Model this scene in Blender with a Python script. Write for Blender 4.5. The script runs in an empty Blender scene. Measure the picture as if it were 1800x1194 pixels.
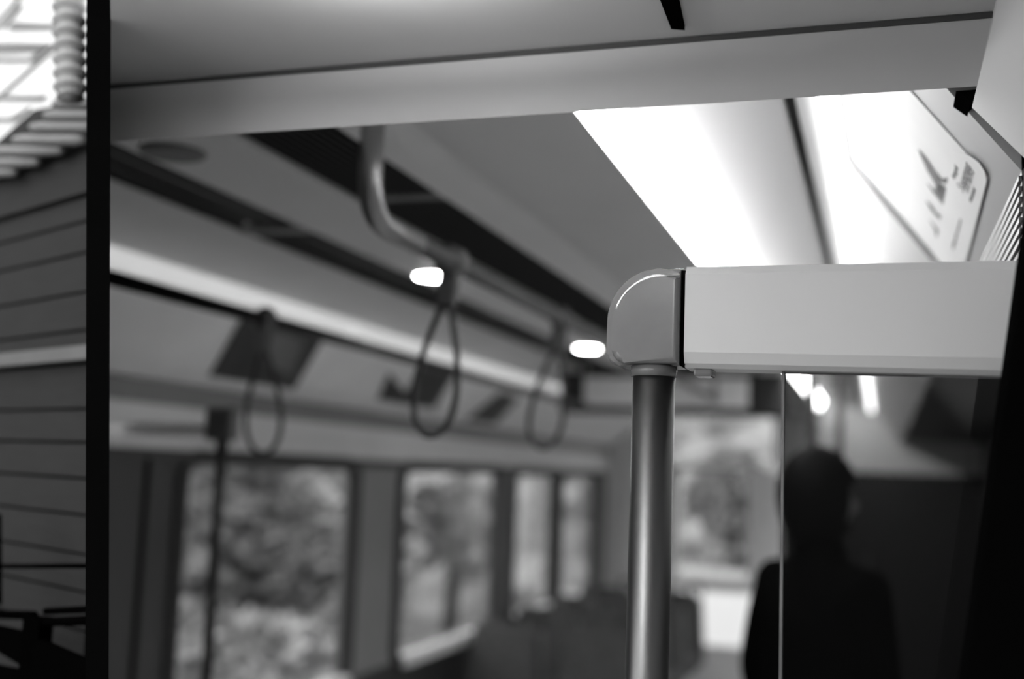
import bpy, bmesh, math, random
from mathutils import Vector, Matrix

C = bpy.context.scene.collection
SC = bpy.context.scene
EYE = 1.65                                   # eye height above the carriage floor
# ---------------------------------------------------------------- camera
F, CX, CY = 2000.0, 900.0, 597.0             # focal length and centre in pixels of the 1800x1194 frame
L = Vector((1550 - CX, 855 - CY, F)).normalized()            # along the carriage
U = Vector((1550 - CX, -16700 - CY, F)); U = (U - L * U.dot(L)).normalized()
X = L.cross(U)
if X.x < 0: X = -X
W = (X, L, U)                                # world axes seen in camera axes (x right, y down, z ahead)
def ray(px, py):
    d = Vector((px - CX, py - CY, F)); return Vector((W[0].dot(d), W[1].dot(d), W[2].dot(d)))
def c2w(v):
    return Vector((W[0].dot(v), W[1].dot(v), W[2].dot(v)))
right, up, back = c2w(Vector((1, 0, 0))), c2w(Vector((0, -1, 0))), c2w(Vector((0, 0, -1)))
cam = bpy.data.cameras.new('camera'); camo = bpy.data.objects.new('camera', cam); C.objects.link(camo)
R = Matrix((right, up, back)).transposed().to_4x4(); R.translation = Vector((0, 0, EYE))
camo.matrix_world = R
cam.sensor_width = 36; cam.lens = 36 * F / 1800; cam.clip_start = 0.02
cam.dof.use_dof = True; cam.dof.focus_distance = 1.08; cam.dof.aperture_fstop = 2.1
SC.camera = camo
# ---------------------------------------------------------------- world, exposure
wd = bpy.data.worlds.new('sky'); SC.world = wd; wd.use_nodes = True
nt = wd.node_tree; bg = nt.nodes['Background']
bg.inputs[0].default_value = (1, 1, 1, 1); bg.inputs[1].default_value = 2.4
SC.view_settings.view_transform = 'Standard'; SC.view_settings.look = 'None'
SC.view_settings.exposure = 0.0; SC.view_settings.gamma = 1.0
SC.view_settings.use_curve_mapping = False
def area(name, loc, sx, sy, power, rot=(0, 0, 0)):
    l = bpy.data.lights.new(name, 'AREA'); l.shape = 'RECTANGLE'; l.size = sx; l.size_y = sy; l.energy = power
    o = bpy.data.objects.new(name, l); C.objects.link(o); o.location = loc; o.rotation_euler = rot; return o
# ---------------------------------------------------------------- materials
def mat(name, g, rough=0.6, metal=0.0, spec=0.5, var=0.08, scale=9.0, bump=0.0, emit=0.0, stretch=(1, 1, 1)):
    m = bpy.data.materials.new(name); m.use_nodes = True
    t = m.node_tree; b = t.nodes['Principled BSDF']
    b.inputs['Roughness'].default_value = rough; b.inputs['Metallic'].default_value = metal; b.inputs['Specular IOR Level'].default_value = spec
    tc = t.nodes.new('ShaderNodeTexCoord'); mp = t.nodes.new('ShaderNodeMapping'); mp.inputs['Scale'].default_value = stretch
    n = t.nodes.new('ShaderNodeTexNoise'); n.inputs['Scale'].default_value = scale; n.inputs['Detail'].default_value = 4
    t.links.new(tc.outputs['Object'], mp.inputs[0]); t.links.new(mp.outputs[0], n.inputs['Vector'])
    r = t.nodes.new('ShaderNodeValToRGB'); r.color_ramp.elements[0].position = 0.3; r.color_ramp.elements[1].position = 0.7
    a, c = g * (1 - var), min(1, g * (1 + var))
    r.color_ramp.elements[0].color = (a, a, a, 1); r.color_ramp.elements[1].color = (c, c, c, 1)
    t.links.new(n.outputs['Fac'], r.inputs[0]); t.links.new(r.outputs[0], b.inputs['Base Color'])
    if bump:
        bp = t.nodes.new('ShaderNodeBump'); bp.inputs['Strength'].default_value = bump; bp.inputs['Distance'].default_value = 0.003
        t.links.new(n.outputs['Fac'], bp.inputs['Height']); t.links.new(bp.outputs[0], b.inputs['Normal'])
    if emit:
        b.inputs['Emission Color'].default_value = (1, 1, 1, 1); b.inputs['Emission Strength'].default_value = emit
    return m
def glass(name, g, rough=0.0, mix=0.08):
    m = bpy.data.materials.new(name); m.use_nodes = True; t = m.node_tree
    t.nodes.remove(t.nodes['Principled BSDF']); out = t.nodes['Material Output']
    tr = t.nodes.new('ShaderNodeBsdfTransparent'); tr.inputs[0].default_value = (g, g, g, 1)
    gl = t.nodes.new('ShaderNodeBsdfGlossy'); gl.inputs['Roughness'].default_value = rough
    lw = t.nodes.new('ShaderNodeLayerWeight'); pw = t.nodes.new('ShaderNodeMath'); pw.operation = 'POWER'; pw.inputs[1].default_value = 4
    fr = t.nodes.new('ShaderNodeMath'); fr.operation = 'MULTIPLY_ADD'; fr.inputs[1].default_value = 0.6; fr.inputs[2].default_value = 0.04
    t.links.new(lw.outputs['Facing'], pw.inputs[0]); t.links.new(pw.outputs[0], fr.inputs[0])
    mx = t.nodes.new('ShaderNodeMixShader'); t.links.new(fr.outputs[0], mx.inputs[0])
    t.links.new(tr.outputs[0], mx.inputs[1]); t.links.new(gl.outputs[0], mx.inputs[2]); t.links.new(mx.outputs[0], out.inputs[0])
    return m
M = {
 'ceil': mat('painted ceiling panel', 0.80, 0.45, var=0.03, scale=3),
 'beam': mat('painted header panel', 0.53, 0.5, var=0.03, scale=4),
 'near': mat('vestibule ceiling panel', 0.58, 0.5, var=0.03, scale=4),
 'cove': mat('light cove panel', 0.92, 0.4, var=0.04, scale=4),
 'wall': mat('wall laminate', 0.68, 0.5, var=0.05, scale=3),
 'rib': mat('ribbed grey side panel', 0.11, 0.5, var=0.05),
 'dwall': mat('dark wall laminate', 0.03, 0.5, var=0.1, scale=3),
 'pillar': mat('grey pillar laminate and band shade', 0.2, 0.5, var=0.05),
 'wallr': mat('right cove laminate', 0.29, 0.45, var=0.03),
 'white2': mat('pale ceiling strip', 0.93, 0.4, var=0.02),
 'glint': mat('cap highlight metal', 0.95, 0.3, metal=1.0, var=0.02),
 'pale': mat('pale embankment scrub', 0.5, 0.9, var=0.5, scale=.9),
 'floor': mat('grey vinyl floor', 0.60, 0.6, var=0.3, scale=60),
 'black': mat('black rubber', 0.002, 0.9, spec=0.0, var=0.1),
 'slot': mat('dark grille enamel', 0.015, 0.6, var=0.1),
 'white': mat('white enamel', 0.24, 0.35, var=0.02, scale=3),
 'groove': mat('groove shadow gap paint', 0.05, 0.7),
 'panel': mat('grey header laminate', 0.67, 0.45, var=0.03, scale=5),
 'cap': mat('satin grey casting', 0.18, 0.16, metal=0.0, var=0.06, scale=30),
 'steel': mat('brushed steel', 0.19, 0.36, metal=1.0, var=0.15, scale=40, stretch=(1, 1, 0.05)),
 'alu': mat('grey lacquered tube', 0.36, 0.28, metal=0.6, var=0.06, scale=20),
 'dtube': mat('black lacquered tube', 0.012, 0.35, var=0.1),
 'strap': mat('grey strap plastic', 0.04, 0.45, var=0.1),
 'clamp': mat('grey clamp plastic', 0.13, 0.4, var=0.1),
 'lens': mat('lit lamp lens', 0.9, 0.4, emit=32.0),
 'coveled': mat('lit cove lens', 0.9, 0.4, emit=9.0),
 'vest': mat('lit vestibule lens', 0.9, 0.4, emit=11.0),
 'uplight': mat('lit dome lens', 0.9, 0.4, emit=400.0),
 'soft': mat('lit strip lens', 0.85, 0.4, emit=0.42),
 'spot': mat('lit downlight lens', 0.9, 0.4, emit=45.0),
 'paper': mat('poster paper', 0.58, 0.5, var=0.04, scale=6),
 'label': mat('poster caption paper', 0.60, 0.5, var=0.02),
 'ink': mat('poster ink', 0.09, 0.6, var=0.3, scale=60),
 'text': mat('caption ink', 0.12, 0.6),
 'ad': mat('dark advert print', 0.035, 0.35, var=0.5, scale=7),
 'refl_trim': mat('grey advert reflection and trim', 0.16, 0.35, var=0.3, scale=12),
 'frame': mat('dark window rubber', 0.025, 0.6, var=0.1),
 'alurail': mat('pale window sill metal', 0.75, 0.4, var=0.04),
 'seat': mat('dark seat moquette', 0.09, 0.9, var=0.4, scale=70),
 'seatshell': mat('grey seat shell', 0.22, 0.5, var=0.05),
 'cloth': mat('black coat cloth', 0.004, 0.9, spec=0.0, var=0.3, scale=40),
 'hair': mat('dark hair', 0.004, 0.6, spec=0.1, var=0.3, scale=60),
 'skin': mat('skin', 0.35, 0.5, var=0.05),
 'wood': mat('stained siding timber', 0.013, 0.75, spec=0.3, var=0.22, scale=14, stretch=(1, 1, 9)),
 'palewood': mat('pale timber ledge', 0.11, 0.7, var=0.1, scale=14),
 'whitewall': mat('whitewashed boards', 0.88, 0.7, var=0.05, scale=14),
 'greybat': mat('weathered grey batten', 0.32, 0.7, var=0.15, scale=14),
 'corr': mat('grey corrugated sheet', 0.17, 0.55, var=0.1, scale=10),
 'duct': mat('grey ribbed hose plastic', 0.42, 0.6, var=0.1, scale=20),
 'iron': mat('black painted iron', 0.0012, 0.9, spec=0.0, var=0.1),
 'leaf': mat('grey leaf', 0.5, 0.7, var=0.5, scale=3),
 'leafd': mat('dark leaf', 0.24, 0.7, var=0.5, scale=3),
 'bark': mat('bark', 0.08, 0.9, var=0.3, scale=20),
 'ground': mat('ballast ground', 0.22, 0.9, var=0.4, scale=8),
 'hedge': mat('hillside scrub', 0.28, 0.9, var=0.6, scale=0.9),
 'pane': glass('window glass', 0.85),
 'tint': glass('smoked partition glass', 0.58),
 'disp': mat('display front glass', 0.92, 0.3, var=0.05),
 'board': mat('white notice board', 0.85, 0.5, var=0.02),
}
# ---------------------------------------------------------------- mesh helpers (Z given relative to the eye)
def link(name, bm, m, parent=None, smooth=False):
    bmesh.ops.recalc_face_normals(bm, faces=bm.faces)
    me = bpy.data.meshes.new(name); bm.to_mesh(me); bm.free()
    me.materials.append(M[m])
    if smooth:
        for p in me.polygons: p.use_smooth = True
    o = bpy.data.objects.new(name, me); C.objects.link(o)
    if parent is not None:
        o.parent = parent; o.matrix_parent_inverse = Matrix.Translation(-Vector(parent.location))
    return o
def tag(o, label, cat, group=None):
    o['label'] = label; o['category'] = cat
    if group: o['group'] = group
    return o
def struct(o):
    o['kind'] = 'structure'; return o
def thing(name, label, cat, loc, group=None):
    o = bpy.data.objects.new(name, None); C.objects.link(o); o.empty_display_size = 0.05
    o.location = Vector((loc[0], loc[1], loc[2] + EYE)); return tag(o, label, cat, group)
def box(bm, x0, x1, y0, y1, z0, z1, bev=0.0, seg=2):
    vs = [bm.verts.new((x, y, z + EYE)) for x in (x0, x1) for y in (y0, y1) for z in (z0, z1)]
    fs = [bm.faces.new([vs[i] for i in q]) for q in ((0, 1, 3, 2), (4, 6, 7, 5), (0, 4, 5, 1), (2, 3, 7, 6), (0, 2, 6, 4), (1, 5, 7, 3))]
    if bev:
        es = set(e for f in fs for e in f.edges)
        bmesh.ops.bevel(bm, geom=list(es), offset=bev, segments=seg, affect='EDGES', profile=0.5)
def B(*a, **k):
    bm = bmesh.new(); box(bm, *a, **k); return bm
def prism(bm, prof, y0, y1):                 # closed (x, z) profile swept along the carriage
    a = [bm.verts.new((x, y0, z + EYE)) for x, z in prof]; b = [bm.verts.new((x, y1, z + EYE)) for x, z in prof]
    n = len(prof)
    for i in range(n): bm.faces.new((a[i], a[(i + 1) % n], b[(i + 1) % n], b[i]))
    bm.faces.new(a); bm.faces.new(b[::-1])
def P(prof, y0, y1):
    bm = bmesh.new(); prism(bm, prof, y0, y1); return bm
def hexa(bm, bot, top):                      # general slab from two matching polygons of points
    a = [bm.verts.new((p[0], p[1], p[2] + EYE)) for p in bot]; b = [bm.verts.new((p[0], p[1], p[2] + EYE)) for p in top]
    n = len(a)
    for i in range(n): bm.faces.new((a[i], a[(i + 1) % n], b[(i + 1) % n], b[i]))
    bm.faces.new(a[::-1]); bm.faces.new(b)
def tube(bm, pts, r, seg=14, closed=False, cap=True):
    pts = [Vector((p[0], p[1], p[2] + EYE)) for p in pts]; n = len(pts)
    rs = r if isinstance(r, (list, tuple)) else [r] * n
    rings = []; ref = None
    for i, p in enumerate(pts):
        if closed: t = pts[(i + 1) % n] - pts[i - 1]
        else: t = pts[min(i + 1, n - 1)] - pts[max(i - 1, 0)]
        t.normalize()
        if ref is None: ref = t.orthogonal().normalized()
        ref = (ref - t * ref.dot(t)).normalized(); q = t.cross(ref)
        rings.append([bm.verts.new(p + (ref * math.cos(2 * math.pi * k / seg) + q * math.sin(2 * math.pi * k / seg)) * rs[i]) for k in range(seg)])
    m = n if closed else n - 1
    for i in range(m):
        A, D = rings[i], rings[(i + 1) % n]
        off = 0
        if closed and i == m - 1: off = min(range(seg), key=lambda s: (A[0].co - D[s].co).length)
        for k in range(seg): bm.faces.new((A[k], A[(k + 1) % seg], D[(k + 1 + off) % seg], D[(k + off) % seg]))
    if cap and not closed: bm.faces.new(rings[0][::-1]); bm.faces.new(rings[-1])
def T(*a, **k):
    bm = bmesh.new(); tube(bm, *a, **k); return bm
def arc(pts, rad, n=8):                      # round the corners of a polyline
    pts = [Vector(p) for p in pts]; out = [pts[0]]
    for i in range(1, len(pts) - 1):
        a, b, c = pts[i - 1], pts[i], pts[i + 1]
        u, v = (a - b).normalized(), (c - b).normalized(); p, q = b + u * rad, b + v * rad
        for k in range(n + 1):
            s = k / n; out.append(p * (1 - s) ** 2 + b * 2 * s * (1 - s) + q * s * s)
    out.append(pts[-1]); return out
def at(px, py, Y):
    r = ray(px, py); return r * (Y / r.y)
# plane of the added black border slab: everything inside the carriage stops against it
NB = ray(172, 0).cross(ray(171, 1194)).normalized()
if NB.x < 0: NB = -NB
NR = ray(194.5, 0).cross(ray(190.5, 1194)).normalized()
if NR.x < 0: NR = -NR
def clip(bm, no=NB):
    bmesh.ops.bisect_plane(bm, geom=bm.verts[:] + bm.edges[:] + bm.faces[:], plane_co=Vector((0, 0, EYE)), plane_no=no, clear_inner=True)
    es = [e for e in bm.edges if e.is_boundary]
    if es: bmesh.ops.holes_fill(bm, edges=es)
    return bm
def clipout(bm):
    bmesh.ops.bisect_plane(bm, geom=bm.verts[:] + bm.edges[:] + bm.faces[:], plane_co=Vector((0, 0, EYE)) - NB * .0105, plane_no=NB, clear_outer=True)
    es = [e for e in bm.edges if e.is_boundary]
    if es: bmesh.ops.holes_fill(bm, edges=es)
    return bm
def copy_tree(o, parent=None):
    c = o.copy(); C.objects.link(c)
    if parent is not None: c.parent = parent
    for ch in [k for k in o.children]: copy_tree(ch, c)
    return c

# ================================================================= SETTING
XL, XR, YE, ZF, ZC = -2.1, 0.70, 9.0, -EYE, 0.56
YB = 1.15                                     # depth of the header over the vestibule opening
struct(link('floor', clip(B(XL - .05, XR + .05, -1.6, YE + .1, ZF - .06, ZF)), 'floor'))
# near (vestibule) ceiling with its seam, header fascia
struct(link('ceiling_vestibule', clip(B(-1.4, 0.105, -1.6, YB - .003, .462, .50), NR), 'near'))
bm = bmesh.new()
fp = [(YB, .3885), (YB, .456), (YB + .11, .60), (YB + .13, .60), (YB + .05, .43)]
hexa(bm, [(-1.4, y, z) for y, z in fp], [(.12, y, z) for y, z in fp])
struct(link('trim_1', clip(bm), 'beam'))
struct(link('trim_2', clip(B(-1.4, .12, YB - .002, YB + .02, .4562, .4618)), 'groove'))
# saloon ceiling: longitudinal panels between the recesses
def ceil_strip(bm, x0, x1, z0=ZC, y0=YB + .07):
    box(bm, x0, x1, y0, YE, z0, z0 + .03)
bm = bmesh.new()
for x0, x1 in ((-1.31, -1.065), (-.728, -.452)): ceil_strip(bm, x0, x1)
ceil_strip(bm, -.122, -.055, ZC + .004)
prism(bm, [(-1.51, ZC), (-1.51, ZC + .03), (-1.80, .54), (-1.765, .505)], YB + .07, YE)
box(bm, XL - .05, XR + .05, YB + .07, YE, ZC + .14, ZC + .17)
struct(link('ceiling', clip(bm), 'ceil'))
struct(link('trim_15', clip(P([(-.842, .546), (-.732, .564), (-.732, .59), (-.842, .59)], YB + .07, YE)), 'white2'))
# left cove, wall band, wall with window openings
wins = [(3.12, 4.36), (4.86, 6.27), (6.55, 7.45), (7.6, 8.6)]
bm = P([(-1.80, .452), (-1.815, .475), (-2.12, .26), (-2.1, .232)], 1.0, YE)
struct(link('trim_3', clip(bm), 'cove'))
bm = B(XL - .02, XL + .012, 1.8, YE, .03, .232)
struct(link('trim_4', clip(bm), 'wall'))
bm = B(XL - .045, XL, 1.8, YE, -.0, .235); 
ys = [2.2] + [y for w in wins for y in w] + [YE]
struct(link('wall_left', clip(bm), 'wall'))
bm = bmesh.new()
for i in range(2, len(ys), 2): box(bm, XL - .045, XL, ys[i], ys[i + 1], -.875, 0)
struct(link('trim_13', bm, 'pillar'))
struct(link('band_shade', clip(B(XL - .02, XL + .016, 1.8, YE, .165, .236)), 'pillar'))  # dark strip painting in the shadow on the upper wall band
struct(link('trim_12', clip(B(XL - .045, XL, 1.8, YE, ZF, -.876)), 'dwall'))
bm = B(XL - .03, XL + .006, 2.2, 3.12, ZF, .0); box(bm, XL - .03, XL + .02, 2.2, 8.9, .0, .03)
struct(link('trim_5', clip(bm), 'dwall'))
bm = T([(XL + .008, 2.93, .0), (XL + .008, 2.93, -1.2)], .009); struct(link('trim_6', bm, 'black'))
for i, (y0, y1) in enumerate(wins):
    bm = bmesh.new(); pts = []
    for (cy, cz, a0) in ((y1 - .07, -.07, 0), (y0 + .07, -.07, 90), (y0 + .07, -.805, 180), (y1 - .07, -.805, 270)):
        for k in range(6):
            a = math.radians(a0 + 18 * k); pts.append((XL + .005, cy + .08 * math.cos(a), cz + .08 * math.sin(a)))
    tube(bm, pts, .028, 8, closed=True)
    w = struct(link('window_%d' % (i + 1), bm, 'frame', smooth=True))
    g = link('glass_pane', B(XL - .03, XL - .024, y0, y1, -.875, 0), 'pane', w)
    link('window_sill', B(XL - .02, XL + .05, y0 + .04, y1 - .02, -.90, -.845, bev=.008), 'alurail', w)
# right wall: cove, ribbed wall, vestibule cover
bm = P([(-.056, ZC), (-.056, ZC + .02), (.15, .34), (.132, .3155)], YB + .05, YE)
struct(link('trim_7', bm, 'wallr'))
bm = B(.132, XR, YB + .05, 2.5, .235, .335)
for k in range(7): box(bm, .129, .133, YB + .05, 2.5, .243 + k * .0105, .248 + k * .0105)
struct(link('trim_8', bm, 'rib'))
struct(link('trim_10', B(.14, XR, 2.5, YE, .335, .36), 'dwall'))
bm = B(XR, XR + .05, -1.6, YE, -.02, .6); box(bm, XR, XR + .05, -1.6, YE, ZF, -.95)
for a, b_ in ((-1.6, 1.3), (2.5, 2.6), (3.9, 4.0), (5.5, 5.6), (7.3, YE)): box(bm, XR, XR + .05, a, b_, -.95, -.02)
for k in range(100):
    y = 4.0 + k * .05; box(bm, XR - .012, XR, y, y + .022, ZF, -.96)
struct(link('wall_right', bm, 'dwall'))
for i, (a, b_) in enumerate(((1.3, 2.5), (2.6, 3.9), (4.0, 5.5), (5.6, 7.3))):
    bm = B(XR - .012, XR + .03, a, a + .03, -.95, -.02); box(bm, XR - .012, XR + .03, b_ - .03, b_, -.95, -.02)
    box(bm, XR - .012, XR + .03, a + .03, b_ - .03, -.05, -.02); box(bm, XR - .012, XR + .03, a + .03, b_ - .03, -.95, -.92)
    w = struct(link('window_%d' % (i + 7), bm, 'frame')); link('glass_pane', B(XR + .01, XR + .016, a + .03, b_ - .03, -.92, -.05), 'pane', w)
bm = P([(.103, .50), (.103, .452), (.0845, .374), (.129, .323), (.42, -.02), (.70, -.02), (.70, .5)], -1.6, YB + .02)
struct(link('trim_9', bm, 'panel'))
struct(link('wall_rear', B(-1.0, XR + .05, -1.65, -1.6, ZF, .6), 'dwall'))
struct(link('roof', clip(B(XL - .12, XR + .12, -1.65, YE + .12, ZC + .19, ZC + .23)), 'dwall'))
# end wall with its windows and door
bm = B(XL, XR, YE, YE + .06, .49, .8); box(bm, -.80, XR, YE, YE + .06, .10, .49)
box(bm, XL, -1.66, YE, YE + .06, ZF, .49); box(bm, -1.66, -1.52, YE, YE + .06, ZF, .10)
box(bm, -1.66, -.80, YE, YE + .06, .06, .10); a, b_ = at(1193, 1036, YE), at(1335, 1142, YE)
box(bm, -1.52, -.98, YE, YE + .06, a.z, -.76); box(bm, -1.52, a.x, YE, YE + .06, b_.z, a.z); box(bm, -1.52, -.98, YE, YE + .06, ZF, b_.z)
box(bm, b_.x, -.72, YE, YE + .06, ZF, .06); box(bm, -.98, b_.x, YE, YE + .06, a.z, .06); box(bm, -.98, b_.x, YE, YE + .06, ZF, b_.z)
struct(link('wall_far', bm, 'wall'))
bm = B(.30, XR, YE, YE + .06, ZF, .1); box(bm, -.72, -.16, YE, YE + .06, ZF, .1)
struct(link('trim_11', bm, 'slot'))
w = struct(link('window_5', B(-1.66, -.80, YE + .02, YE + .026, .10, .49), 'pane'))
w = struct(link('window_6', B(-1.52, -.98, YE + .02, YE + .026, -.76, .06), 'pane'))
d = struct(link('door_1', B(-.16, .30, YE + .01, YE + .05, ZF, .10), 'slot'))
link('door_handle', T([(-.1, YE - .04, -.5), (-.1, YE - .04, -.8)], .015), 'steel', d)

# ================================================================= ADDED BLACK BORDERS: SLAB AND SIDE PANEL
def extend(p, q, z):                          # run the line p-q on to height z
    s = (z - p.z) / (q.z - p.z); return p + (q - p) * s
Y0 = .97
lt, lb, rt, rb = at(152, 0, Y0), at(150, 1194, Y0), at(195, 0, Y0), at(191, 1194, Y0)
cor = [(extend(lt, lb, ZF), extend(lt, lb, .62)), (extend(rt, rb, ZF), extend(rt, rb, .62))]
bm = bmesh.new()
kf = 2.66 / Y0
bl, tl = cor[0]; br, tr = cor[1]
# the slab tapers with depth but stays in one plane
def farz(z):
    a, b_ = extend(lt, lb, z / kf), extend(rt, rb, z / kf)
    mid = (a + b_) / 2 * kf; h = (b_ - a) / 2 * .3; return Vector((mid.x - h.x, mid.y, z)), Vector((mid.x + h.x, mid.y, z))
fbl, fbr = farz(ZF); ftl, ftr = farz(.62)
hexa(bm, [bl, br, fbr, fbl], [tl, tr, ftr, ftl])
struct(link('border_slab', bm, 'black'))  # black slab added as a border strip, not a carriage wall
# dark leaning panel added as the black border on the right
a, b_ = at(1801, 395, .93), at(1690, 1194, .93)
e0, e1 = extend(a, b_, ZF), extend(a, b_, .21)
bm = bmesh.new()
hexa(bm, [(e0.x, .90, ZF), (.5, .90, ZF), (.5, .955, ZF), (e0.x, .955, ZF)], [(e1.x, .90, .21), (.5, .90, .21), (.5, .955, .21), (e1.x, .955, .21)])
tag(link('border_panel', bm, 'black'), 'added black leaning panel standing in for the right border', 'panel')

# ================================================================= NEAR GLASS PARTITION
YP = 1.05
t = thing('glass_partition', 'near glass partition with wide grey header, rounded end cap and steel pole', 'partition', (-.2, YP, ZF))
xl, xr = -.1725, .145
bm = bmesh.new()
prof = lambda z0, z1: [(YP + .034, z0 + .006), (YP + .028, z0), (YP - .006, z0), (YP - .012, z0 + .004), (YP - .016, z0 + .014), (YP - .016, z1 - .008), (YP - .010, z1), (YP + .028, z1), (YP + .034, z1 - .006)]
A = [bm.verts.new((xl, y, z + EYE)) for y, z in prof(.1015, .1955)]; D = [bm.verts.new((xr, y, z + EYE)) for y, z in prof(.0965, .1955)]
n = len(A)
for i in range(n): bm.faces.new((A[i], A[(i + 1) % n], D[(i + 1) % n], D[i]))
bm.faces.new(A); bm.faces.new(D[::-1])
link('header_panel', bm, 'panel', t)
# end cap: one quarter-round corner
def cap_outline(x0, x1, z0, z1, r):
    o = [(x1, z1)] 
    for k in range(13):
        a = math.radians(90 + 90 * k / 12); o.append((x0 + r + r * 1.0 * math.cos(a), z1 - r + r * math.sin(a)))
    for k in range(6):
        a = math.radians(180 + 90 * k / 5); o.append((x0 + .012 + .012 * math.cos(a), z0 + .012 + .012 * math.sin(a)))
    o.append((x1, z0)); return o
def sweep_y(bm, out, y0, y1, bev, seg=3):
    a = [bm.verts.new((x, y0, z + EYE)) for x, z in out]; b = [bm.verts.new((x, y1, z + EYE)) for x, z in out]; n = len(out)
    for i in range(n): bm.faces.new((a[i], a[(i + 1) % n], b[(i + 1) % n], b[i]))
    f0 = bm.faces.new(a); f1 = bm.faces.new(b[::-1])
    if bev: bmesh.ops.bevel(bm, geom=list(f0.edges) + list(f1.edges), offset=bev, segments=seg, affect='EDGES', profile=.5)
bm = bmesh.new(); sweep_y(bm, cap_outline(-.2475, -.1765, .1035, .1955, .050), YP - .006, YP + .038, .004)
cp = link('end_cap', bm, 'cap', t)
bm = bmesh.new(); sweep_y(bm, cap_outline(-.2395, -.1768, .1045, .1872, .046), YP - .021, YP - .004, .006, 7)
link('end_cap_cover', bm, 'cap', t)
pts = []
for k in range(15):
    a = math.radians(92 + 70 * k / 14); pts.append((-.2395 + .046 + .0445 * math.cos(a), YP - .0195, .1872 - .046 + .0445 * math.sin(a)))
link('cap_highlight', T([(-.1775, YP - .0195, .1857)] + pts, .0019, 8), 'glint', t, smooth=True)['label'] = 'bright tube put in as the highlight along the end cap edge'  # metal tube added to stand for the highlight along the cap edge
bm = B(-.1772, -.1722, YP - .012, YP + .03, .1035, .192); link('joint_gasket', bm, 'black', t)
ph = [at(1185 + 0, 700, YP).x, at(1108, 700, YP).x]; pxc, pr = sum(ph) / 2, abs(ph[0] - ph[1]) / 2
link('pole', T([(pxc, YP + .006, ZF), (pxc, YP + .006, .1035)], pr * .965, 40), 'steel', t, smooth=True)
link('pole_collar', T([(pxc, YP + .006, .094), (pxc, YP + .006, .1038)], pr * 1.04, 40), 'cap', t, smooth=True)
bm = B(-.1655, -.148, YP - .004, YP + .022, .0945, .1025, bev=.002); link('underside_trim', bm, 'cap', t)
gp = link('glass_pane', B(-.084, .14, YP + .004, YP + .012, ZF + .2, .11), 'tint', t)
link('glass_edge', B(-.0862, -.0838, YP + .003, YP + .013, ZF + .2, .11), 'refl_trim', gp)

# ================================================================= HANDRAILS AND STRAPS
X2, Z2 = -.77, .390
t = thing('ceiling_handrail', 'bent grey ceiling handrail over the aisle, rising into the vent slot', 'handrail', (X2, 1.6, Z2))
pts = arc([(X2, 1.60, .58), (X2, 1.60, Z2), (X2, 5.6, Z2)], .075, 10)
cut = [p for p in pts if p.y < 1.80] ; cut.append(Vector((X2, 1.80, Z2)))
link('bent_tube', T(cut, .0195, 20), 'alu', t, smooth=True)
link('rail_tube', T([(X2, 1.80, Z2), (X2, 5.6, Z2)], .0168, 20), 'clamp', t, smooth=True)
link('hanger', T([(X2, 5.55, Z2), (X2, 5.55, .57)], .015, 12), 'alu', t, smooth=True)
X1, Z1 = -1.45, .352
t = thing('ceiling_handrail', 'straight black handrail running below the left strip light', 'handrail', (X1, 1.9, Z1))
link('rail_tube', clip(T([(X1, 1.7, Z1), (X1, 5.7, Z1)], .0165, 18)), 'dtube', t, smooth=True)
for y in (5.6,): link('hanger', T([(X1, y, Z1), (X1, y, .56)], .011, 10), 'dtube', t, smooth=True)

def strap(x, y, z, label, sway=0, turn=0, shade='strap'):
    t = thing('strap_handle', label, 'strap', (x, y, z), 'strap handles hanging from the ceiling rails')
    bm = T([(x, y - .022, z), (x, y + .022, z)], .030, 20); link('clamp', bm, 'clamp', t, smooth=True)
    bm = B(x - .02, x + .02, y - .010, y + .010, z - .085, z - .02, bev=.006); link('clamp_arm', bm, 'clamp', t)
    pts = []
    for k in range(44):
        s = k / 44 * 2 * math.pi; h = (1 - math.cos(s)) / 2          # 0 top, 1 bottom
        wdt = .056 * math.sin(s) * (0.30 + .72 * h ** .9) if True else 0
        pts.append((x + wdt, y, z - .075 - .255 * h))
    link('strap_loop', T(pts, .0062, 10, closed=True), shade, t, smooth=True)
    t.rotation_euler = (0, math.radians(sway), math.radians(turn)); return t
strap(X2, 1.97, Z2, 'nearest grey strap handle on the bent aisle handrail', sway=5)
strap(X2, 2.75, Z2, 'second grey strap handle along the bent rail, left of the end cap', sway=7, turn=10)
strap(X1, 2.46, Z1, 'dark strap handle on the black rail in front of the dark advert', sway=-3, turn=35)

# ================================================================= VENTS, LIGHTS
def vent(x0, x1, y0, y1, label, n=11):
    t = thing('ceiling_vent', label, 'vent', ((x0 + x1) / 2, (y0 + y1) / 2, ZC), 'dark air vents in the saloon ceiling')
    link('vent_tray', clip(B(x0 + .002, x1 - .002, y0, y1, ZC + .05, ZC + .06)), 'slot', t)
    bm = bmesh.new(); s = (x1 - x0) / n
    for k in range(n): box(bm, x0 + k * s + .004, x0 + k * s + .009, y0, y1 - .03, ZC + .006, ZC + .03)
    link('louvre', clip(bm), 'slot', t)
    link('crossbar', clip(B(x0 + .002, x1 - .002, y1 - .045, y1 - .002, ZC + .004, ZC + .02)), 'refl_trim', t)
for i, (a, b_, l) in enumerate(((1.24, 2.18, 'near section of the wide ribbed vent, beside the bent handrail'), (2.19, 4.6, 'middle section of the wide ribbed vent, behind its crossbar'), (4.61, 8.9, 'far section of the wide ribbed vent, towards the end wall'))):
    vent(-1.063, -.860, a, b_, l)
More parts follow.
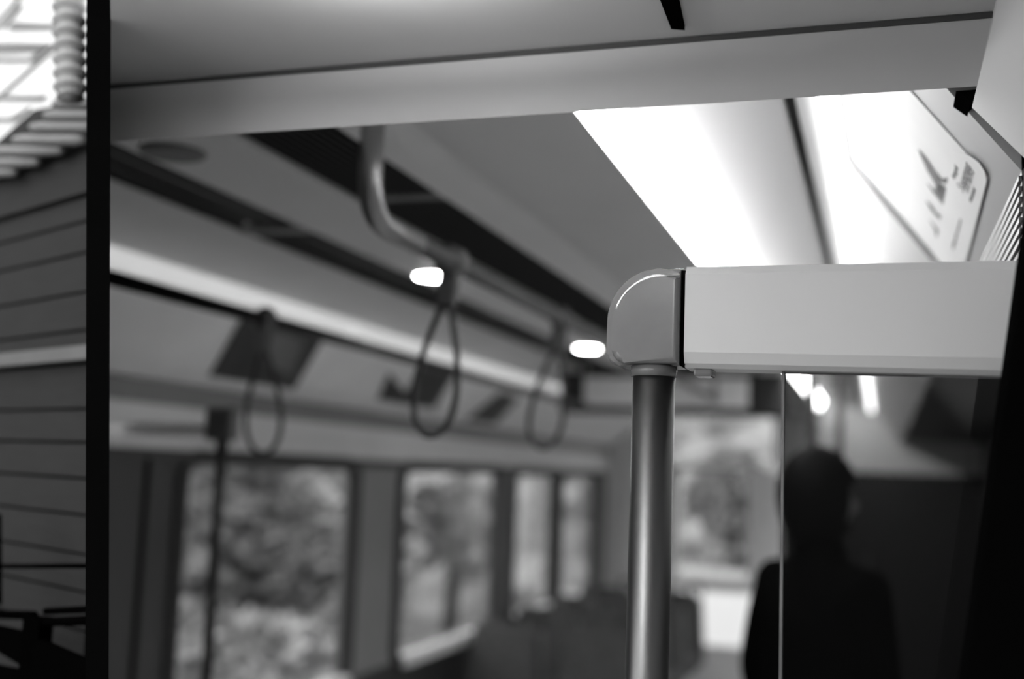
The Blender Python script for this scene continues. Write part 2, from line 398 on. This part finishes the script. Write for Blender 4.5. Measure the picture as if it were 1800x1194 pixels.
for i, (a, b_, l) in enumerate(((1.3, 2.45, 'near section of the narrow dark vent by the black border slab'), (2.46, 5.0, 'middle section of the narrow dark vent above the strip light'), (5.01, 8.9, 'far section of the narrow dark vent above the strip light'))):
    vent(-1.508, -1.312, a, b_, l, 3)
def luminaire(y0, y1, label):
    t = thing('ceiling_light', label, 'light', (-.29, (y0 + y1) / 2, ZC), 'trough lights over the right of the aisle')
    xa, xb = -.449, -.124
    link('lens', P([(xa + .001, ZC + .001), (xa - .001, ZC + .004), (xa + .030, ZC + .064), (xa + .034, ZC + .062)], y0, y1), 'lens', t)
    arcp = []
    for k in range(13):
        s = k / 12; arcp.append((xa + .034 + (xb - .016 - xa - .034) * s, ZC + .062 - .060 * s ** 1.6))
    link('reflector', P(arcp + [(x, z + .004) for x, z in arcp[::-1]], y0, y1), 'white', t)
    link('trim_gap', B(xb - .015, xb, y0, y1, ZC + .012, ZC + .018), 'slot', t)
luminaire(1.285, 3.75, 'wide bright trough light above the glass partition')
luminaire(3.85, 6.20, 'second trough light beyond the partition header')
luminaire(6.30, 8.90, 'far trough light seen through the smoked glass')
def covelamp(y0, y1, label):
    t = thing('cove_light', label, 'light', (-.08, (y0 + y1) / 2, ZC), 'thin cove lights above the poster')
    link('lens', P([(-.088, ZC - .001), (-.062, ZC - .001), (-.062, ZC - .010), (-.070, ZC - .014), (-.082, ZC - .010)], y0, y1), 'coveled', t)
covelamp(1.26, 3.2, 'thin bright cove light along the top of the grass poster')
covelamp(3.3, 8.9, 'thin cove light continuing down the right side')
def striplight(y0, y1, label):
    t = thing('strip_light', label, 'light', (-1.78, (y0 + y1) / 2, .48), 'white strip lights above the left windows')
    link('lens', clip(P([(-1.764, .505), (-1.800, .54), (-1.815, .475), (-1.800, .452), (-1.775, .47)], y0, y1)), 'soft', t)
striplight(1.8, 3.6, 'pale strip light above the black handrail, next to the black border slab')
striplight(3.61, 5.85, 'pale strip light above the left windows, further along')
for y, l, m in ((3.02, 'bright downlight behind the nearest strap handle', 'spot'), (4.85, 'bright downlight left of the rounded end cap', 'spot'), (1.735, 'unlit grey downlight in the ceiling under the header', 'clamp')):
    t = thing('downlight', l, 'light', (-1.235, y, ZC), 'downlights in the saloon ceiling')
    link('bezel', T([(-1.235, y, ZC - .001), (-1.235, y, ZC - .006)], [.062, .058], 28), 'ceil' if m == 'spot' else 'refl_trim', t, smooth=False)
    link('lens', T([(-1.235, y, ZC - .005), (-1.235, y, ZC - .0085)], [.052, .050], 28), m, t)

# vestibule ceiling: slot, and a made-up uplight whose shade spares the header
bm = bmesh.new()
q = [ray(1152, -30), ray(1188, -30), ray(1204, 46), ray(1180, 44)]
q = [v * (.4615 / v.z) for v in q]
hexa(bm, [(v.x, v.y, .457) for v in q], [(v.x, v.y, .463) for v in q])
tag(link('ceiling_strip', bm, 'black'), 'short black strip on the vestibule ceiling above the header seam', 'strip')
c = ray(605, 0); c = c * (.40 / c.z); c.x *= .80 / c.y; c.y = .80
t = thing('ceiling_glow_lamp', 'added round uplight, shaded to glow on the ceiling only, just above the top of the picture', 'lamp', (c.x, c.y, .46))
link('shade', T([(c.x, c.y, .388), (c.x, c.y, .392), (c.x, c.y, .412)], [.012, .032, .042], 28), 'cap', t, smooth=True)  # opaque shade made up to keep this lamp's light off the header
link('shade_rim', T([(c.x + .0425 * math.cos(k * math.pi / 16), c.y + .0425 * math.sin(k * math.pi / 16), .4145) for k in range(32)], .0022, 8, closed=True), 'cap', t, smooth=True)
link('lens', T([(c.x, c.y, .4125), (c.x, c.y, .4145)], [.039, .038], 28), 'uplight', t)
link('stem', T([(c.x, c.y, .411), (c.x, c.y, .462)], .006, 12), 'alu', t, smooth=True)

# ================================================================= POSTER ON THE RIGHT COVE
PA, PB = Vector((-.058, 0, .5615)), Vector((.112, 0, .3415))
PN = Vector((-(PA.z - PB.z), 0, -(PB.x - PA.x))).normalized()          # faces the aisle
PA = PA + PN * .0004
def onposter(px, py, lift=0.0):
    r = ray(px, py); return r * ((PA + PN * lift).dot(PN) / r.dot(PN))
def sheet(bm, pix, lift, th):
    bot = [onposter(x, y, lift) for x, y in pix]; hexa(bm, bot, [p + PN * th for p in bot])
S = PB - PA
y_n, y_f = onposter(1700, 270).y, onposter(1487, 280).y
t = thing('poster', 'overexposed poster with dark grass strokes on the right cove panel', 'poster', (0, 1.7, .45))
bm = bmesh.new(); pp = [PA + S * .01, PA + S * 1.0]
hexa(bm, [(pp[0].x, y_n, pp[0].z), (pp[1].x, y_n, pp[1].z), (pp[1].x, y_f, pp[1].z), (pp[0].x, y_f, pp[0].z)],
     [tuple(Vector((p.x, y, p.z)) + PN * .0008) for p, y in ((pp[0], y_n), (pp[1], y_n), (pp[1], y_f), (pp[0], y_f))])
link('sheet', bm, 'paper', t)
bm = bmesh.new(); sheet(bm, [(1676, 268), (1690, 268), (1706, 274), (1722, 286), (1732, 302), (1735, 318), (1690, 492), (1634, 492), (1640, 460)], .0010, .0006)
lab = link('caption_strip', bm, 'label', t)
strokes = [[(1614, 262), (1626, 274), (1643, 300), (1655, 314), (1667, 312), (1664, 322), (1652, 320), (1638, 304), (1626, 285)],
           [(1616, 268), (1632, 292), (1650, 320), (1660, 334), (1656, 344), (1645, 325), (1630, 300)],
           [(1648, 322), (1657, 324), (1664, 334), (1660, 362), (1654, 352), (1648, 342), (1643, 332)],
           [(1630, 322), (1640, 338), (1654, 356), (1659, 362), (1656, 358), (1643, 336)],
           [(1628, 352), (1638, 362), (1646, 374), (1655, 380), (1653, 386), (1644, 378), (1635, 366)],
           [(1634, 386), (1644, 398), (1651, 406), (1648, 420), (1645, 412), (1643, 402)],
           [(1510, 190), (1526, 205), (1545, 228), (1548, 234), (1530, 216), (1516, 200)]]
for s in strokes:
    bm = bmesh.new(); sheet(bm, s, .0010, .0004); link('grass_stroke', bm, 'ink', t)
bm = bmesh.new(); sheet(bm, [(1470, 130), (1475, 175), (1487, 280), (1660, 483), (1666, 478), (1494, 276), (1482, 174), (1477, 130)], .0010, .0012); link('edge_trim', bm, 'groove', t)
def text(body, px, py, px2, py2, size, parent):
    cu = bpy.data.curves.new('caption_text', 'FONT'); cu.body = body; cu.size = size; cu.extrude = .0002; cu.shear = .25
    tmp = bpy.data.objects.new('tmp', cu); me = None
    C.objects.link(tmp); bpy.context.view_layer.update()
    me = bpy.data.meshes.new_from_object(tmp.evaluated_get(bpy.context.evaluated_depsgraph_get())); bpy.data.objects.remove(tmp)
    me.name = 'caption_text'; me.materials.clear(); me.materials.append(M['text'])
    p = onposter(px, py, .0018); p2 = onposter(px2, py2, .0018)
    u = (p2 - p); wid = u.length; u.normalize(); v = PN.cross(u)
    w = max(q.co.x for q in me.vertices) - min(q.co.x for q in me.vertices)
    k = wid / w
    for q in me.vertices: q.co = p + u * (q.co.x * k) + v * (q.co.y) + PN * q.co.z + Vector((0, 0, EYE))
    o = bpy.data.objects.new('caption_text', me); C.objects.link(o); o.parent = parent
    return o
text('Sommar', 1693, 340, 1706, 294, .017, lab)
text('strand', 1701, 341, 1713, 302, .015, lab)
text('fotografi', 1678, 316, 1684, 296, .009, lab)
text('museet', 1707, 357, 1715, 334, .009, lab)
text('utstilling hele sommeren', 1676, 440, 1690, 388, .007, lab)
bm = bmesh.new(); zb = [at(1680, 163, 1.17), at(1718, 160, 1.17), at(1716, 172, 1.17), at(1706, 181, 1.17)]
hexa(bm, [(v.x, 1.165, v.z) for v in zb], [(v.x, 1.215, v.z) for v in zb])
tag(link('corner_plug', bm, 'black'), 'small black rubber plug where the header meets the right cove', 'plug')
# cove adverts on the left
CA, CB = Vector((-1.80, 0, .452)), Vector((-2.1, 0, .232)); CN = Vector((.59, 0, -.807)).normalized()
def oncove(px, py, lift):
    r = ray(px, py); return r * ((CA + CN * lift).dot(CN) / r.dot(CN))
def advert(pix, refl, label):
    t = thing('cove_advert', label, 'advert', tuple(oncove(*pix[0], .004)), 'dark adverts on the left cove')
    def slab(px, l, th):
        bm = bmesh.new(); b0 = [oncove(x, y, l) for x, y in px]; hexa(bm, b0, [p + CN * th for p in b0]); return bm
    link('sheet', slab(pix, .003, .004), 'ad', t)
    if refl: link('picture', slab(refl, .0072, .001), 'refl_trim', t)  # grey patch painting a reflection on the dark sheet, not print
advert([(436, 540), (570, 590), (516, 684), (368, 660)], [(478, 580), (535, 600), (512, 660), (468, 640)], 'dark advert with a grey patch for its reflection behind the dark strap handle')
advert([(745, 640), (800, 655), (762, 718), (664, 702), (684, 655), (712, 690)], None, 'dark notched advert behind the nearest strap loop')
advert([(880, 690), (912, 700), (870, 745), (820, 738)], None, 'small dark advert beyond the notched one')
# ================================================================= FAR LEFT PARTITION
YQ = 2.72
t = thing('glass_partition', 'far left partition with pale header stub and thin black pole', 'partition', (-1.74, YQ, ZF))
q0, q1, q2, q3 = at(175, 746, YQ), at(362, 746, YQ), at(362, 768, YQ), at(175, 766, YQ)
bm = B(XL, q1.x, YQ, YQ + .03, q2.z, q1.z, bev=.004); link('header_panel', bm, 'cove', t)
e = at(412, 715, YQ); bm = B(q1.x, e.x, YQ - .012, YQ + .042, at(385, 776, YQ).z, e.z, bev=.012); link('end_cap', bm, 'clamp', t)
xp = at(384, 800, YQ).x; link('pole', T([(xp, YQ + .015, ZF), (xp, YQ + .015, at(385, 770, YQ).z)], .0165, 18), 'dtube', t, smooth=True)

# ================================================================= DISPLAY, POLES, SEATS
YD = 5.7
t = thing('ceiling_display', 'hanging grey display box with black ends behind the steel pole', 'display', (-.9, YD, ZC))
d0, d1 = at(985, 655, YD), at(1380, 728, YD)
link('housing', B(d0.x, d1.x, YD, YD + .12, at(1180, 728, YD).z, at(1180, 655, YD).z, bev=.01), 'slot', t)
link('screen', B(at(1022, 690, YD).x, at(1316, 690, YD).x, YD - .006, YD, at(1180, 716, YD).z, at(1180, 664, YD).z), 'disp', t)
for x in (d0.x + .15, d1.x - .15): link('hanger', T([(x, YD + .06, d0.z - .02), (x, YD + .06, ZC)], .012, 10), 'slot', t, smooth=True)
def pole(x, y, label):
    t = thing('grab_pole', label, 'pole', (x, y, ZF), 'dark grab poles down the carriage')
    link('tube', T([(x, y, ZF), (x, y, ZC)], .017, 14), 'dtube', t, smooth=True)
    link('base_flange', T([(x, y, ZF), (x, y, ZF + .02)], [.045, .03], 16), 'clamp', t)
pole(at(1425, 900, 4.2).x, 4.2, 'dark grab pole just right of the partition glass edge')
pole(at(1475, 900, 5.2).x, 5.2, 'dark grab pole behind the smoked glass, second from its edge')
def seat(x, y, label):
    t = thing('passenger_seat', label, 'seat', (x, y, ZF), 'dark passenger seats under the left windows')
    link('seat_cushion', B(x - .22, x + .22, y - .44, y, ZF + .40, ZF + .50, bev=.03), 'seat', t)
    bm = bmesh.new(); hexa(bm, [(x - .22, y - .05, ZF + .46), (x + .22, y - .05, ZF + .46), (x + .22, y + .03, ZF + .46), (x - .22, y + .03, ZF + .46)],
         [(x - .17, y + .04, ZF + .88), (x + .17, y + .04, ZF + .88), (x + .17, y + .10, ZF + .88), (x - .17, y + .10, ZF + .88)])
    bmesh.ops.bevel(bm, geom=bm.edges[:], offset=.025, segments=3, affect='EDGES'); link('backrest', bm, 'seat', t)
    bm = bmesh.new(); hexa(bm, [(x - .225, y + .035, ZF + .42), (x + .225, y + .035, ZF + .42), (x + .225, y + .05, ZF + .42), (x - .225, y + .05, ZF + .42)],
         [(x - .19, y + .105, ZF + .84), (x + .19, y + .105, ZF + .84), (x + .19, y + .12, ZF + .84), (x - .19, y + .12, ZF + .84)]); link('seat_shell', bm, 'seatshell', t)
    link('grab_handle', T(arc([(x + .1, y + .08, ZF + .86), (x + .1, y + .09, ZF + .93), (x + .19, y + .09, ZF + .93), (x + .19, y + .08, ZF + .86)], .025, 5), .011, 10), 'dtube', t, smooth=True)
    link('pedestal', B(x - .05, x + .05, y - .27, y - .17, ZF, ZF + .41), 'slot', t)
names = ['first', 'second', 'third', 'fourth', 'fifth']
for k in range(4):
    seat(-1.84, 5.65 + .74 * k, '%s dark seat from the front, against the left wall under the windows' % names[k])
    seat(-1.36, 5.65 + .74 * k, '%s dark seat from the front, on the aisle side of the left row' % names[k])
a, b_ = at(1180, 1015, YE + 3), at(1345, 1158, YE + 3)
t = thing('white_board', 'bright white board outside, low behind the end wall beside the standing person', 'board', (-1.6, YE + 3, ZF - .9))
link('board_face', B(a.x, b_.x, YE + 3, YE + 3.03, b_.z - .1, a.z + .1, bev=.01), 'board', t)
for x in (a.x + .1, b_.x - .1): link('post', B(x - .03, x + .03, YE + 3.03, YE + 3.08, ZF - .9, a.z), 'iron', t)
# ================================================================= PERSON
def person(x, y, h, rot, label):
    t = thing('person', label, 'person', (x, y, ZF))
    s = h / 1.72
    J = {'pel': (0, 0, .95, .15), 'wai': (0, 0, 1.10, .145), 'che': (0, -.01, 1.30, .165), 'nek0': (0, 0, 1.43, .085), 'nek': (0, -.005, 1.50, .055), 'hea0': (0, .02, 1.57, .075), 'hea': (0, .015, 1.64, .085), 'heatop': (0, 0, 1.69, .06)}
    E = [('pel', 'wai'), ('wai', 'che'), ('che', 'nek0'), ('nek0', 'nek'), ('nek', 'hea0'), ('hea0', 'hea'), ('hea', 'heatop')]
    for sd, n in ((-1, 'l'), (1, 'r')):
        J.update({'sh' + n: (.19 * sd, 0, 1.38, .075), 'el' + n: (.26 * sd, -.02, 1.10, .058), 'wr' + n: (.25 * sd, .09, .88, .042), 'ha' + n: (.25 * sd, .12, .80, .035),
                  'hi' + n: (.095 * sd, 0, .88, .11), 'kn' + n: (.10 * sd, .02, .49, .075), 'an' + n: (.11 * sd, -.02, .10, .055), 'to' + n: (.12 * sd, .13, .04, .045)})
        E += [('che', 'sh' + n), ('sh' + n, 'el' + n), ('el' + n, 'wr' + n), ('wr' + n, 'ha' + n), ('pel', 'hi' + n), ('hi' + n, 'kn' + n), ('kn' + n, 'an' + n), ('an' + n, 'to' + n)]
    ks = list(J); bm = bmesh.new(); V = {k: bm.verts.new(Vector(J[k][:3]) * s) for k in ks}
    for a, b in E: bm.edges.new((V[a], V[b]))
    me = bpy.data.meshes.new('body'); bm.to_mesh(me); bm.free(); o = bpy.data.objects.new('body', me); C.objects.link(o)
    md = o.modifiers.new('skin', 'SKIN'); sub = o.modifiers.new('sub', 'SUBSURF'); sub.levels = 2; sub.render_levels = 2
    for i, k in enumerate(ks): me.skin_vertices[0].data[i].radius = (J[k][3] * s, J[k][3] * s); me.skin_vertices[0].data[i].use_root = (k == 'pel')
    bpy.context.view_layer.update()
    me2 = bpy.data.meshes.new_from_object(o.evaluated_get(bpy.context.evaluated_depsgraph_get())); bpy.data.objects.remove(o)
    me2.name = 'body'; me2.materials.clear(); me2.materials.append(M['cloth']); me2.materials.append(M['skin'])
    for p in me2.polygons:
        p.use_smooth = True; c = p.center / s
        if c.z > 1.475 or (c.z < .86 and abs(c.x) > .2): p.material_index = 1
    o = bpy.data.objects.new('body', me2); C.objects.link(o); o.parent = t
    bm = bmesh.new(); bmesh.ops.create_uvsphere(bm, u_segments=20, v_segments=14, radius=.112 * s)
    for v in bm.verts: v.co = Vector((v.co.x * .92, v.co.y * 1.05 - .012, v.co.z * (1.18 if v.co.z > 0 else 1.55) + 1.635 * s))
    bmesh.ops.delete(bm, geom=[v for v in bm.verts if v.co.y > .055 * s and v.co.z < 1.66 * s], context='VERTS')
    hr = link('hair', bm, 'hair', None, smooth=True); hr.parent = t
    # coat: loose shell over torso, flaring to the hem
    bm = bmesh.new(); rings = []
    for z, rx, ry in ((1.50, .066, .066), (1.44, .085, .08), (1.40, .2, .115), (1.30, .235, .14), (1.1, .235, .15), (.9, .25, .17), (.66, .27, .19)):
        rings.append([bm.verts.new((rx * s * math.cos(a * math.pi / 14), ry * s * math.sin(a * math.pi / 14), z * s)) for a in range(28)])
    for r0, r1 in zip(rings, rings[1:]):
        for k in range(28): bm.faces.new((r0[k], r0[(k + 1) % 28], r1[(k + 1) % 28], r1[k]))
    ct = link('coat', bm, 'cloth', None, smooth=True); ct.parent = t
    bm = bmesh.new(); bmesh.ops.create_uvsphere(bm, u_segments=12, v_segments=8, radius=.014 * s)
    for v in bm.verts: v.co = Vector((v.co.x, v.co.y * 1.4 + .112 * s, v.co.z * 1.4 + 1.60 * s))
    n_ = link('nose', bm, 'skin', None, smooth=True); n_.parent = t
    t.rotation_euler = (0, 0, rot)
pc = at(1442, 940, 3.3)
person(pc.x, 3.3, 1.71, math.radians(-48), 'person in black coat standing in the aisle behind the partition glass')

# ================================================================= OUTSIDE LEFT OF THE BORDER SLAB: TIMBER SHELTER
v = ray(-1230, 742); v.z = 0; v.normalize()              # the siding recedes this way
if v.x > 0: v = -v
p0 = ray(75, 600); p0 = p0 * (1.75 / (p0.dot(c2w(Vector((0, 0, 1)))))); nrm = Vector((v.y, -v.x, 0))
if nrm.dot(p0) > 0: nrm = -nrm                           # faces the camera
def onsid(px, py, lift=0.0):
    r = ray(px, py); q = p0 + nrm * lift; return r * (q.dot(nrm) / r.dot(nrm))
def sid(bm, px0, px1, y0, y1, lift, th):                 # board between photographed heights at px=75
    z1, z0 = onsid(75, y0).z, onsid(75, y1).z
    a, b = onsid(px0, 700), onsid(px1, 700); a.z = b.z = 0
    bot = [a + nrm * lift, b + nrm * lift, b + nrm * (lift + th), a + nrm * (lift + th)]
    hexa(bm, [Vector((q.x, q.y, z0)) for q in bot], [Vector((q.x, q.y, z1)) for q in bot])
ylines = [300, 362, 425, 468, 527, 590, 628]
t = thing('timber_shelter', 'dark timber shelter wall outside, left of the black border slab', 'shelter', (p0.x, p0.y, ZF))
bm = bmesh.new(); sid(bm, -260, 185, 240, 1900, -.03, .022); link('backing', clipout(bm), 'iron', t)
edges_ = [250, 300, 368, 410, 462, 527, 590, 628]
for a, b in zip(edges_, edges_[1:]):
    bm = bmesh.new(); sid(bm, -260, 185, a + 3, b - 2, -.008, .012 if a != 300 else .02); link('board', clipout(bm), 'wood', t)
bm = bmesh.new(); sid(bm, -260, 185, 618, 641, .0, .018); link('ledge', clipout(bm), 'palewood', t)
edges_ = [645, 720, 776, 836, 897, 962, 1025, 1090, 1160, 1240, 1330, 1430]
for a, b in zip(edges_, edges_[1:]):
    bm = bmesh.new(); sid(bm, -260, 185, a + 3, b - 2, -.008, .010); link('board', clipout(bm), 'wood', t)
# corrugated canopy above it
bm = bmesh.new()
q = [onsid(x, y, .012) for x, y in ((-30, 282), (70, 196), (175, 176), (175, 240), (130, 262), (-30, 330))]
hexa(bm, q, [v_ + nrm * .01 for v_ in q]); link('fascia_board', clipout(bm), 'wood', t)
for y, xa, xb in ((182, 96, 175), (203, 82, 175), (224, 57, 175), (246, 27, 150), (266, -240, 108), (286, -240, 66), (304, -240, 26)):
    a, b = onsid(xa, y, .03), onsid(xb, y, .03); d = (b - a) * .12
    bm = T([a, a + d, b - d, b], [.006, .0085, .0085, .006], 12); link('roof_rib', clipout(bm), 'corr', t, smooth=True)
# white boarded gable with grey battens
bm = bmesh.new(); sid(bm, -260, 190, -260, 250, -.05, .02); g = link('gable', clipout(bm), 'whitewall', t)
def bat(pix, lift, th, m):
    bm = bmesh.new(); b0 = [onsid(x, y, lift) for x, y in pix]; hexa(bm, b0, [q + nrm * th for q in b0]); link('batten', bm, m, g)
bat([(-8, 46), (22, 18), (42, 10), (8, 50)], -.03, .006, 'greybat')
bat([(-20, 52), (60, -36), (66, -36), (-8, 54)], -.03, .004, 'greybat')
bat([(18, 52), (30, 40), (112, 44), (110, 50)], -.03, .006, 'corr')
bat([(-20, 76), (92, 78), (88, 84), (-20, 82)], -.03, .006, 'corr')
bat([(-20, 88), (80, 86), (92, 78), (60, 108), (-20, 108), (-20, 104), (56, 104), (74, 90), (-20, 94)], -.03, .006, 'corr')
bat([(-10, 178), (98, 82), (101, 84), (-4, 178)], -.03, .004, 'corr')
bat([(-20, 170), (84, 169), (74, 176), (-20, 174)], -.03, .006, 'corr')
bat([(-20, 208), (24, 208), (56, 190), (30, 212), (-20, 212)], -.03, .006, 'corr')
# ribbed hose down the gable corner
pts, rs = [], []
ph0, ph1 = onsid(120, -60, .085), onsid(124, 172, .085)
for k in range(70):
    s = k / 69; pts.append(ph0 + (ph1 - ph0) * s); rs.append(.0195 + .0045 * math.sin(s * 2 * math.pi * 10))
t = thing('ribbed_hose', 'ribbed grey hose hanging in front of the white gable', 'hose', tuple(ph1))
link('hose_wall', T(pts, rs, 16), 'duct', t, smooth=True)
# railing and dark brackets at the bottom
t = thing('iron_railing', 'black iron railing with short post at the foot of the timber wall', 'railing', (p0.x, p0.y, ZF))
def oo(px, py, l=.08): return onsid(px, py, l)
a = oo(68, 1085); link('post', T([(a.x, a.y, a.z), (a.x, a.y, ZF)], .019, 4), 'iron', t)
for m_, (xa, ya, xb, yb, r_) in enumerate(((-240, 997, 170, 995, .0032), (-240, 1076, 60, 1082, .006), (80, 1075, 170, 1071, .0045), (80, 1094, 170, 1090, .006))):
    link('rail', T([oo(xa, ya), oo(xb, yb)], r_, 8), 'iron', t, smooth=True)
bm = bmesh.new(); q = [oo(-30, 1092), oo(60, 1112), oo(60, 1176), oo(-30, 1122)]; hexa(bm, q, [v_ + nrm * .01 for v_ in q]); link('brace', bm, 'iron', t)
bm = bmesh.new(); q = [oo(80, 1124), oo(180, 1168), oo(180, 1260), oo(-40, 1260), oo(-40, 1160), oo(50, 1178)]; hexa(bm, q, [v_ + nrm * .01 for v_ in q]); link('kick_plate', bm, 'iron', t)
bm = bmesh.new(); q = [oo(-10, 900), oo(3, 905), oo(4, 1062), oo(-10, 1066)]; hexa(bm, q, [v_ + nrm * .01 for v_ in q]); link('side_bracket', bm, 'iron', t)

# ================================================================= OUTSIDE: GROUND, HILL, TREES
struct(link('ground', B(-40, 30, -20, 60, ZF - 1.0, ZF - .9), 'ground'))
random.seed(4)
def crown(cx, cy, cz, rx, rz, n, sz, m, parent):
    bm = bmesh.new()
    blobs = [(random.gauss(0, .45), random.gauss(0, .45), random.gauss(0, .45), random.uniform(.3, .55)) for _ in range(16)]
    for i in range(n):
        bx, by, bz, br = random.choice(blobs)
        d = Vector((random.gauss(0, 1), random.gauss(0, 1), random.gauss(0, 1))).normalized() * br
        p = Vector((cx + (bx + d.x) * rx, cy + (by + d.y) * rx, cz + (bz + d.z) * rz + EYE))
        u = Vector((random.gauss(0, 1), random.gauss(0, 1), random.gauss(0, .7))).normalized(); w_ = u.orthogonal().normalized()
        s = sz * random.uniform(.6, 1.3)
        bm.faces.new([bm.verts.new(p + q) for q in (u * s, w_ * s * .5, -u * s, -w_ * s * .5)])
    me = bpy.data.meshes.new('crown'); bm.to_mesh(me); bm.free(); me.materials.append(M[m])
    o = bpy.data.objects.new('crown', me); C.objects.link(o); o.parent = parent; o.matrix_parent_inverse = Matrix.Translation(-Vector(parent.location)); return o
def tree(x, y, zc, rx, rz, m, label, n=3500, sz=.11):
    t = thing('tree', label, 'tree', (x, y, ZF - .9), 'trees beyond the carriage windows')
    link('trunk', T([(x, y, ZF - .9), (x + .05, y + .05, zc - .3), (x, y, zc + rz * .5)], [.12, .09, .03], 10), 'bark', t, smooth=True)
    crown(x, y, zc, rx, rz, n, sz, m, t)
tree(-4.6, 7.9, -.62, .55, .5, 'leafd', 'dark bushy tree in the middle of the first window')
tree(-5.6, 9.4, -.5, .95, .9, 'leaf', 'mid grey tree outside the second window')
tree(-4.1, 6.6, -1.5, .6, .5, 'leaf', 'low pale bush at the foot of the first window')
tree(-6.0, 7.6, .5, 1.2, 1.0, 'leaf', 'pale tree above and behind the dark bushy one')
tree(-5.9, 15.6, -.85, .6, .55, 'leafd', 'dark tree low outside the second window')
tree(-3.6, 17.4, .7, 1.2, 1.4, 'leaf', 'pale tree seen through the end wall window')
tree(-1.6, 15.2, -.6, .8, .8, 'leafd', 'dark low tree behind the end wall window')
bm = bmesh.new(); nx = 60; V = []
for i in range(nx + 1):
    row = []
    for j in range(24):
        yy = -4 + i * .7; h = j / 23
        xx = -8.5 - h * 2.2 + random.gauss(0, .18)
        row.append(bm.verts.new((xx, yy + random.gauss(0, .1), ZF - .9 + EYE + h * 5.4 + random.gauss(0, .12))))
    V.append(row)
for i in range(nx):
    for j in range(23): bm.faces.new((V[i][j], V[i + 1][j], V[i + 1][j + 1], V[i][j + 1]))
struct(link('hillside', bm, 'hedge'))
bm = bmesh.new(); V = []
for i in range(41):
    V.append([bm.verts.new((-9 + i * .35 + random.gauss(0, .08), 19 + j * .1 + random.gauss(0, .15), ZF - .9 + EYE + j * .3 + random.gauss(0, .06))) for j in range(20)])
for i in range(40):
    for j in range(19): bm.faces.new((V[i][j], V[i + 1][j], V[i + 1][j + 1], V[i][j + 1]))
struct(link('embankment', bm, 'pale'))

# ================================================================= INTERIOR LAMPS (behind the camera, in the vestibule ceiling)
t = thing('vestibule_light', 'long vestibule ceiling light behind the viewer', 'light', (-.25, -.75, .46))
link('lens', B(-.40, -.10, -1.3, -.3, .445, .461), 'vest', t)
